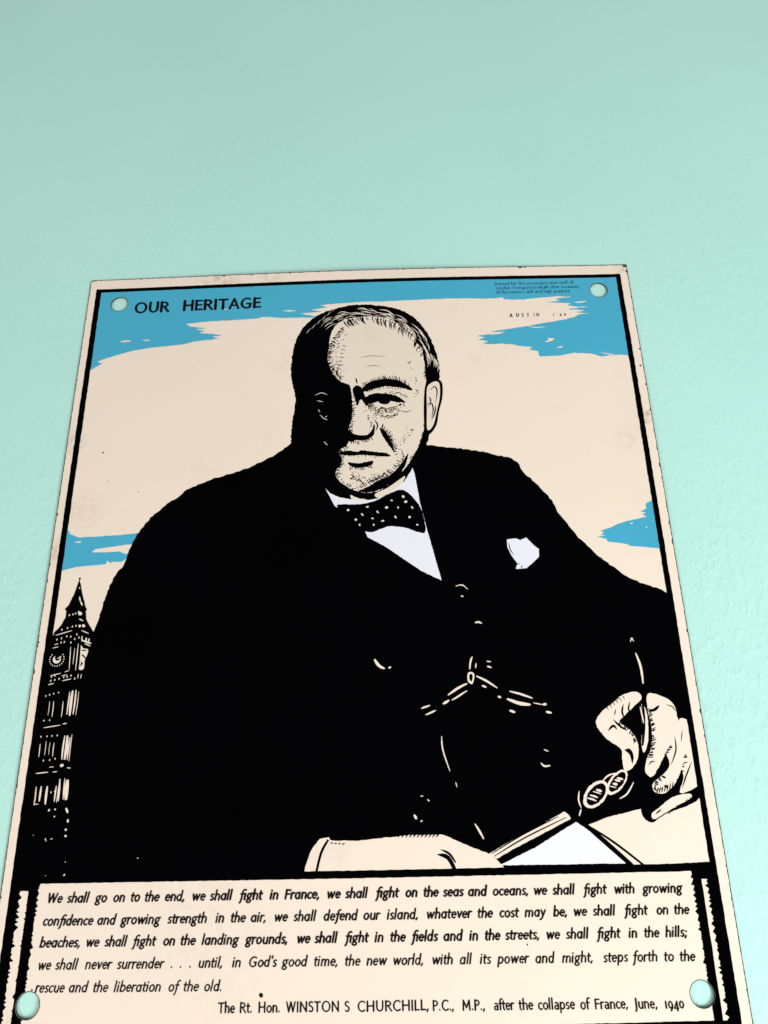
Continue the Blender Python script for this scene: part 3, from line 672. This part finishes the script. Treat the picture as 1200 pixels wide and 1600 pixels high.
G['j'] = (4.6, [[(1.8, 10), (1.8, -4), (.4, -5.5)], [(1.8, 14.0), (1.8, 14.5)]])
G['l'] = (4.6, [[(1.8, 17), (1.8, 0)]])
G['m'] = (15.6, [[(1.3, 10), (1.3, 0)], [(1.3, 6.2)]+A(4.6, 6.4, 3.2, 3.6, 130, 0, 6)+[(7.8, 0)], [(7.8, 6.2)]+A(11, 6.4, 3.2, 3.6, 130, 0, 6)+[(14.2, 0)]])
G['n'] = (10.2, [[(1.3, 10), (1.3, 0)], [(1.3, 6.2)]+A(4.9, 6.3, 3.5, 3.7, 130, 0, 6)+[(8.4, 0)]])
G['o'] = (10.2, _bowl(5.0, 4.1))
G['p'] = (10.4, [[(1.3, 10), (1.3, -5.6)]]+_bowl(5.2, 3.9))
G['r'] = (6.9, [[(1.3, 10), (1.3, 0)], [(1.3, 6.0), (2.4, 8.6), (4.4, 10), (6.4, 9.8)]])
G['s'] = (7.2, [A(4.0, 7.5, 2.6, 2.5, 50, 220, 5)+A(3.4, 2.5, 2.7, 2.5, 60, -130, 6)])
G['t'] = (6.2, [[(2.4, 13.6), (2.4, 2.4)]+A(4.6, 2.4, 2.2, 2.4, 190, 280, 3), [(.4, 9.7), (5.8, 9.7)]])
G['u'] = (10.2, [[(1.5, 10), (1.5, 3.6)]+A(4.9, 3.6, 3.4, 3.6, 180, 320, 6)+[(8.5, 4)], [(8.5, 10), (8.5, 0)]])
G['v'] = (8.8, [[(.8, 10), (4.3, .3)], [(4.3, .3), (8.0, 10)]])
G['w'] = (13.8, [[(.8, 10), (3.8, .3)], [(3.8, .3), (7.0, 9.6)], [(7.0, 9.6), (10.0, .3)], [(10.0, .3), (13.2, 10)]])
G['y'] = (8.8, [[(.8, 10), (4.5, .6)], [(8.0, 10), (3.6, -2.6), (1.4, -5.4), (0, -5.4)]])
G['A'] = (13.5, [[(.8, 0), (6.7, 15.5)], [(6.7, 15.5), (12.8, 0)], [(3.0, 5), (10.6, 5)]])
G['C'] = (13.6, [A(8.2, 7.75, 6.9, 7.75, 50, 180), A(8.2, 7.75, 6.9, 7.75, 180, 310)])
G['E'] = (10.4, [[(1.5, 15.3), (1.5, .2)], [(1.5, 14.7), (9, 14.7)], [(1.5, 8), (8.4, 8)], [(1.5, .8), (9.3, .8)]])
G['F'] = (9.8, [[(1.5, 15.3), (1.5, 0)], [(1.5, 14.7), (9, 14.7)], [(1.5, 8), (8.2, 8)]])
G['G'] = (15.2, [A(8.3, 7.75, 7.0, 7.75, 55, 180), A(8.3, 7.75, 7.0, 7.75, 180, 305), [(12.9, 1.8), (12.9, 7.0)], [(9, 7.0), (13.7, 7.0)]])
G['H'] = (14.2, [[(1.5, 15.5), (1.5, 0)], [(12.4, 15.5), (12.4, 0)], [(1.5, 8), (12.4, 8)]])
G['I'] = (5.2, [[(2.4, 15.5), (2.4, 0)]])
G['J'] = (5.8, [[(3.2, 15.5), (3.2, -1.4)]+A(.8, -1.4, 2.4, 2.8, 0, -80, 3)])
G['L'] = (9.2, [[(1.5, 15.5), (1.5, .2)], [(1.5, .8), (8.6, .8)]])
G['M'] = (16.4, [[(1.5, 0), (2.2, 15.3)], [(2.2, 15.3), (8, 4)], [(8, 4), (13.8, 15.3)], [(13.8, 15.3), (14.6, 0)]])
G['N'] = (14.6, [[(1.5, 0), (1.5, 15.3)], [(1.5, 15.3), (12.8, .3)], [(12.8, 0), (12.8, 15.5)]])
G['O'] = (16.6, [A(8.3, 7.75, 7.2, 7.75, 90, 270, 10), A(8.3, 7.75, 7.2, 7.75, -90, 90, 10)])
G['P'] = (10.4, [[(1.5, 15.5), (1.5, 0)], [(1.5, 14.8), (5.2, 14.8)]+A(5.2, 11.1, 4.0, 3.7, 80, -80, 6)+[(1.5, 7.4)]])
G['R'] = (12.0, [[(1.5, 15.5), (1.5, 0)], [(1.5, 14.8), (5.4, 14.8)]+A(5.4, 11.3, 4.2, 3.5, 80, -80, 6)+[(1.5, 7.8)], [(5.2, 7.8), (11.3, 0)]])
G['S'] = (9.6, [A(5.0, 11.6, 3.6, 3.7, 45, 220, 6)+A(4.6, 4.0, 4.1, 3.9, 60, -135, 7)])
G['T'] = (12.4, [[(6.1, 14.8), (6.1, 0)], [(.6, 14.8), (11.8, 14.8)]])
G['U'] = (13.8, [[(1.6, 15.5), (1.6, 5.6)]+A(6.8, 5.6, 5.2, 5.6, 180, 360, 9)+[(12.0, 15.5)]])
G['W'] = (18.0, [[(.8, 15.5), (4.8, .3)], [(4.8, .3), (9.0, 15.2)], [(9.0, 15.2), (13.2, .3)], [(13.2, .3), (17.2, 15.5)]])
G['.'] = (4.4, [[(1.8, .7), (1.9, 1.1)]]); G[','] = (4.4, [[(2.2, 1.2), (1.9, .2), (.9, -2.0)]])
G[';'] = (4.8, [[(2.4, 1.2), (2.1, .2), (1.1, -2.0)], [(2.4, 8), (2.4, 8.5)]])
G["'"] = (3.6, [[(2.0, 16.5), (1.3, 13.0)]]); G['/'] = (8, [[(1, -2), (6, 13)]])
G['1'] = (5.6, [[(2.6, 10), (2.6, 0)]]); G['9'] = (9.4, _bowl(4.6, 3.6)+[A(2.0, 4.4, 6.2, 9.5, 5, -65, 5)])
G['4'] = (9.6, [[(6.8, -4.2), (6.8, 10), (.6, -.2), (9.2, -.2)]]); G['0'] = (9.4, _bowl(4.6, 3.7)); G['3'] = (8, [A(3.8, 7.6, 2.9, 2.5, 140, -80, 5), A(3.8, 2.6, 3.2, 2.8, 80, -140, 6)])
ROMAN = dict(G)   # upright lower case where it differs
ROMAN['a'] = (9.4, [A(4.4, 7.0, 3.2, 3.0, 130, 0, 4)+[(7.6, 0)], A(4.0, 2.7, 3.0, 2.7, 60, 180, 5)+A(4.0, 2.7, 3.0, 2.7, 180, 300, 5), [(5.4, 5.3), (7.6, 5.9)]])
ROMAN['f'] = (5.8, [A(5.4, 13.4, 2.8, 3.5, 65, 180, 5)+[(2.6, 0)], [(.4, 9.6), (5.6, 9.6)]])

def pen(pts, wd, r, contrast=.24):
    """round-nibbed stroke outline, a touch thinner on horizontals"""
    q = []
    for i, p in enumerate(pts):
        if not q or math.hypot(p[0]-q[-1][0], p[1]-q[-1][1]) > 1e-4: q.append(p)
    L = len(q); left, right = [], []
    if L < 2: return None
    ws = []
    for i in range(L):
        a, b = q[max(0, i-1)], q[min(L-1, i+1)]
        dx, dy = b[0]-a[0], b[1]-a[1]; l = math.hypot(dx, dy) or 1; nx, ny = -dy/l, dx/l
        h = wd*.5*(1-contrast*abs(dx)/l)*(1+r.uniform(-.07, .07))
        if 0 < i < L-1:        # mitre
            pass
        left.append((q[i][0]+nx*h, q[i][1]+ny*h)); right.append((q[i][0]-nx*h, q[i][1]-ny*h))
    def capp(c, d, h):          # half round beyond the end
        a0 = math.atan2(d[1], d[0]); return [(c[0]+h*.9*math.cos(a0+t)*(1), c[1]+h*.9*math.sin(a0+t)) for t in (-.95, -.35, .35, .95)]
    d1 = (q[-1][0]-q[-2][0], q[-1][1]-q[-2][1]); d0 = (q[0][0]-q[1][0], q[0][1]-q[1][1])
    return right + capp(q[-1], d1, wd*.5) + left[::-1] + capp(q[0], d0, wd*.5)

def split_corners(strokes):
    out = []
    for st in strokes:
        cur = [st[0]]
        for i in range(1, len(st)):
            cur.append(st[i])
            if i < len(st)-1:
                a = math.atan2(st[i][1]-st[i-1][1], st[i][0]-st[i-1][0]); b = math.atan2(st[i+1][1]-st[i][1], st[i+1][0]-st[i][0])
                if abs((b-a+math.pi) % (2*math.pi)-math.pi) > 1.0: out.append(cur); cur = [st[i]]
        out.append(cur)
    return out
def word(text, u0, v0, xh, sx, slant, wd, font, r, xend=None, track=0.0):
    toks = []; i = 0
    while i < len(text):
        if font is G and text[i:i+2] == 'fi': toks.append('fi'); i += 2
        else: toks.append(text[i]); i += 1
    adv = sum(font[t][0]+track for t in toks)
    k = xh/10.0
    if xend is not None: sx = (xend-u0)/(adv*k)
    x = 0; out = []
    for t in toks:
        a, strokes = font[t]
        jx, jy = r.uniform(-.12, .12), r.uniform(-.15, .15)
        for st in split_corners(strokes):
            pts = [(u0+(x+(a*.5+(p[0]-a*.5)*(.85 if a > 6 else 1.0))+jx)*k*sx+(p[1]+jy)*k*slant, v0+(p[1]+jy)*k) for p in st]
            o = pen(pts, wd*k*r.uniform(.94, 1.06), r)
            if o: out.append(o)
        x += a+track
    return out
def fitx(t, u0, un, k, sx, font, slant):
    i = 0; adv = 0
    while i < len(t):
        if font is G and t[i:i+2] == 'fi': adv += font['fi'][0]; i += 2
        else: adv += font[t[i]][0]; i += 1
    gap = (7.0 if t[-1] in ',.;' else 8.0)*k
    room = (un-u0-gap)/(adv*k)
    return min(sx, max(room, sx*.82))
def text_line(name, words, base, xh, sx, slant, wd, font, off, material, seed, label, widths=None, clip=None, track=0.0):
    """words = [(text, photo x of its left edge)], base = two photo points of the baseline"""
    r = random.Random(seed); sh = []
    (xa, ya), (xb, yb) = base
    for i, wd_ in enumerate(words):
        t, x = wd_[:2]
        y = ya+(yb-ya)*(x-xa)/(xb-xa); u, v = px(x, y)
        f = widths(x) if widths else 1.0
        s = sx; 
        if i+1 < len(words): s = fitx(t, u, px(words[i+1][1], y)[0], xh/10, sx, font, slant)
        xe = px(wd_[2], y)[0] if len(wd_) > 2 else None
        for o in word(t, u, v, xh, s, slant, wd*f, font, r, xend=xe, track=track): sh.append(('t', o))
    for h in HOLES: sh.append((None, hole_poly(h, .3)))
    dd = paint(sh)
    return flat_obj(name, dd['t'], material, sign, off, label)

L1 = [('We', 72), ('shall', 104), ('go', 148), ('on', 176), ('to', 203), ('the', 225), ('end,', 257), ('we', 299), ('shall', 327.5), ('fight', 374), ('in', 421), ('France,', 444), ('we', 510), ('shall', 539), ('fight', 587), ('on', 633), ('the', 661), ('seas', 692), ('and', 731), ('oceans,', 769.5), ('we', 833), ('shall', 863), ('fight', 912), ('with', 959), ('growing', 1004)]
L2 = [('confidence', 66), ('and', 151), ('growing', 188), ('strength', 261), ('in', 336), ('the', 359.5), ('air,', 391), ('we', 427.5), ('shall', 458), ('defend', 505), ('our', 567), ('island,', 604), ('whatever', 665.5), ('the', 745.5), ('cost', 780), ('may', 819), ('be,', 864), ('we', 895.5), ('shall', 926), ('fight', 976), ('on', 1025.5), ('the', 1053)]
L3 = [('beaches,', 61), ('we', 133), ('shall', 162.5), ('fight', 207), ('on', 254), ('the', 281), ('landing', 314.5), ('grounds,', 383), ('we', 463), ('shall', 491), ('fight', 539), ('in', 585), ('the', 609), ('fields', 643), ('and', 692.5), ('in', 733), ('the', 757), ('streets,', 789), ('we', 853), ('shall', 884), ('fight', 933), ('in', 982), ('the', 1006), ('hills;', 1039.5)]
L4 = [('we', 58), ('shall', 85.5), ('never', 132), ('surrender', 182), ('.', 266), ('.', 280), ('.', 295), ('until,', 309), ('in', 362), ("God's", 387), ('good', 440), ('time,', 489.5), ('the', 538), ('new', 572), ('world,', 613), ('with', 674), ('all', 718), ('its', 749.5), ('power', 777), ('and', 836), ('might,', 877.5), ('steps', 942.5), ('forth', 989), ('to', 1037.5), ('the', 1062)]
L5 = [('rescue', 54), ('and', 106.5), ('the', 144), ('liberation', 177), ('of', 262), ('the', 285.5), ('old.', 318)]
L6 = [('The', 340), ('Rt.', 374), ('Hon.', 403), ('WINSTON', 446, 531), ('S', 538), ('CHURCHILL,', 558, 671), ('P.C.,', 676), ('M.P.,', 722), ('after', 772), ('the', 811), ('collapse', 841), ('of', 907), ('France,', 929.5), ('June,', 992), ('1940', 1039)]
SL = .19
bold = lambda x: 1.08 if 330 < x < 760 else 1.0
text_line('text_line', L1, ((72, 1410.5), (1072, 1394)), 2.0, 1.15, SL, 3.6, G, .14, INK, 1, 'first line of the quotation', bold)
text_line('text_line', L2, ((66, 1446), (1077, 1427.5)), 2.0, 1.15, SL, 3.45, G, .14, INK, 2, 'second line of the quotation')
text_line('text_line', L3, ((61, 1480), (1083, 1463)), 2.0, 1.15, SL, 3.45, G, .14, INK, 3, 'third line of the quotation', bold)
text_line('text_line', L4, ((58, 1515), (1088, 1501)), 2.0, 1.15, SL, 3.0, G, .14, INK, 4, 'fourth line of the quotation')
text_line('text_line', L5, ((54, 1550.5), (346, 1548)), 2.0, 1.15, SL, 2.8, G, .14, INK, 5, 'short last line of the quotation')
text_line('text_line', L6, ((340, 1582.5), (1072, 1575)), 2.0, 1.06, 0, 2.9, ROMAN, .14, INK, 6, "line naming the speaker and the date")
text_line('title', [('OUR', 208.8), ('HERITAGE', 284.7)], ((208, 489), (413, 479.5)), 3.85, 1.14, 0, 3.7, ROMAN, .14, INK, 7, 'black capital heading OUR HERITAGE on the blue sky')
PR = [('Printed for the passengers and staff of', 773, 446, 896, 443), ('London Transport to recall other occasions', 775, 452.3, 905, 449.8), ("of the nation's will and high purpose", 775, 459, 891, 456.5)]
def small_line(t, x0, y0, x1, y1, seed):
    r = random.Random(seed); sh = []
    ws = t.split(' '); tot = sum(sum(ROMAN[c][0] for c in w_)+5.5 for w_ in ws)-5.5
    ua, va = px(x0, y0); ub, vb = px(x1, y1); xh = 1.12; k = xh/10; sx = (ub-ua)/(tot*k); x = 0
    for w_ in ws:
        u = ua+x*k*sx; v = va+(vb-va)*(u-ua)/(ub-ua)
        for o in word(w_, u, v, xh, sx, 0, 2.1*r.uniform(.75, 1.1), ROMAN, r): sh.append(('t', o))
        x += sum(ROMAN[c][0] for c in w_)+5.5
    dd = paint(sh)
    return flat_obj('small_print', dd['t'], INK, sign, .14, 'tiny black line of small print on the blue sky')
for i, a in enumerate(PR): small_line(*a, 40+i)
# signature, written small by hand and partly worn away
r_ = random.Random(3); sg = []
for ch, x, wv in (('A', 796.5, 3.4), ('U', 806.5, 3.0), ('S', 815, 3.0), ('T', 823, 2.4), ('I', 834, 1.6), ('N', 838, 2.0), ('/', 864, 1.6), ('4', 874.5, 1.7), ('3', 881.5, 3.0)):
    y = 495.5-(x-796)*.028; u, v = px(x, y)
    sg += [('t', o) for o in word(ch, u, v, 1.25, .85, .05, wv, G, r_)]
dd = paint(sg); flat_obj('signature', dd['t'], INK, sign, .14, 'small worn handwritten signature on the cream cloud')
# a stray ink fleck before the last line
for q_ in (ell(*px(50, 1547), .35, .3, 8), ell(*px(408, 1555), .75, .7, 9)):
    flat_obj('ink_fleck', paint([('t', q_)])['t'], INK, sign, .14)

# parts keep their place while the empty sits at the sign's foot
bpy.context.view_layer.update()
foot = Vector((0, PLATE_Y, ZTOP-H/1000)); sign.location = foot
for o in sign.children:
    o.location = -foot
print('objects', len(bpy.data.objects), 'tris', sum(len(m.polygons) for m in bpy.data.meshes))
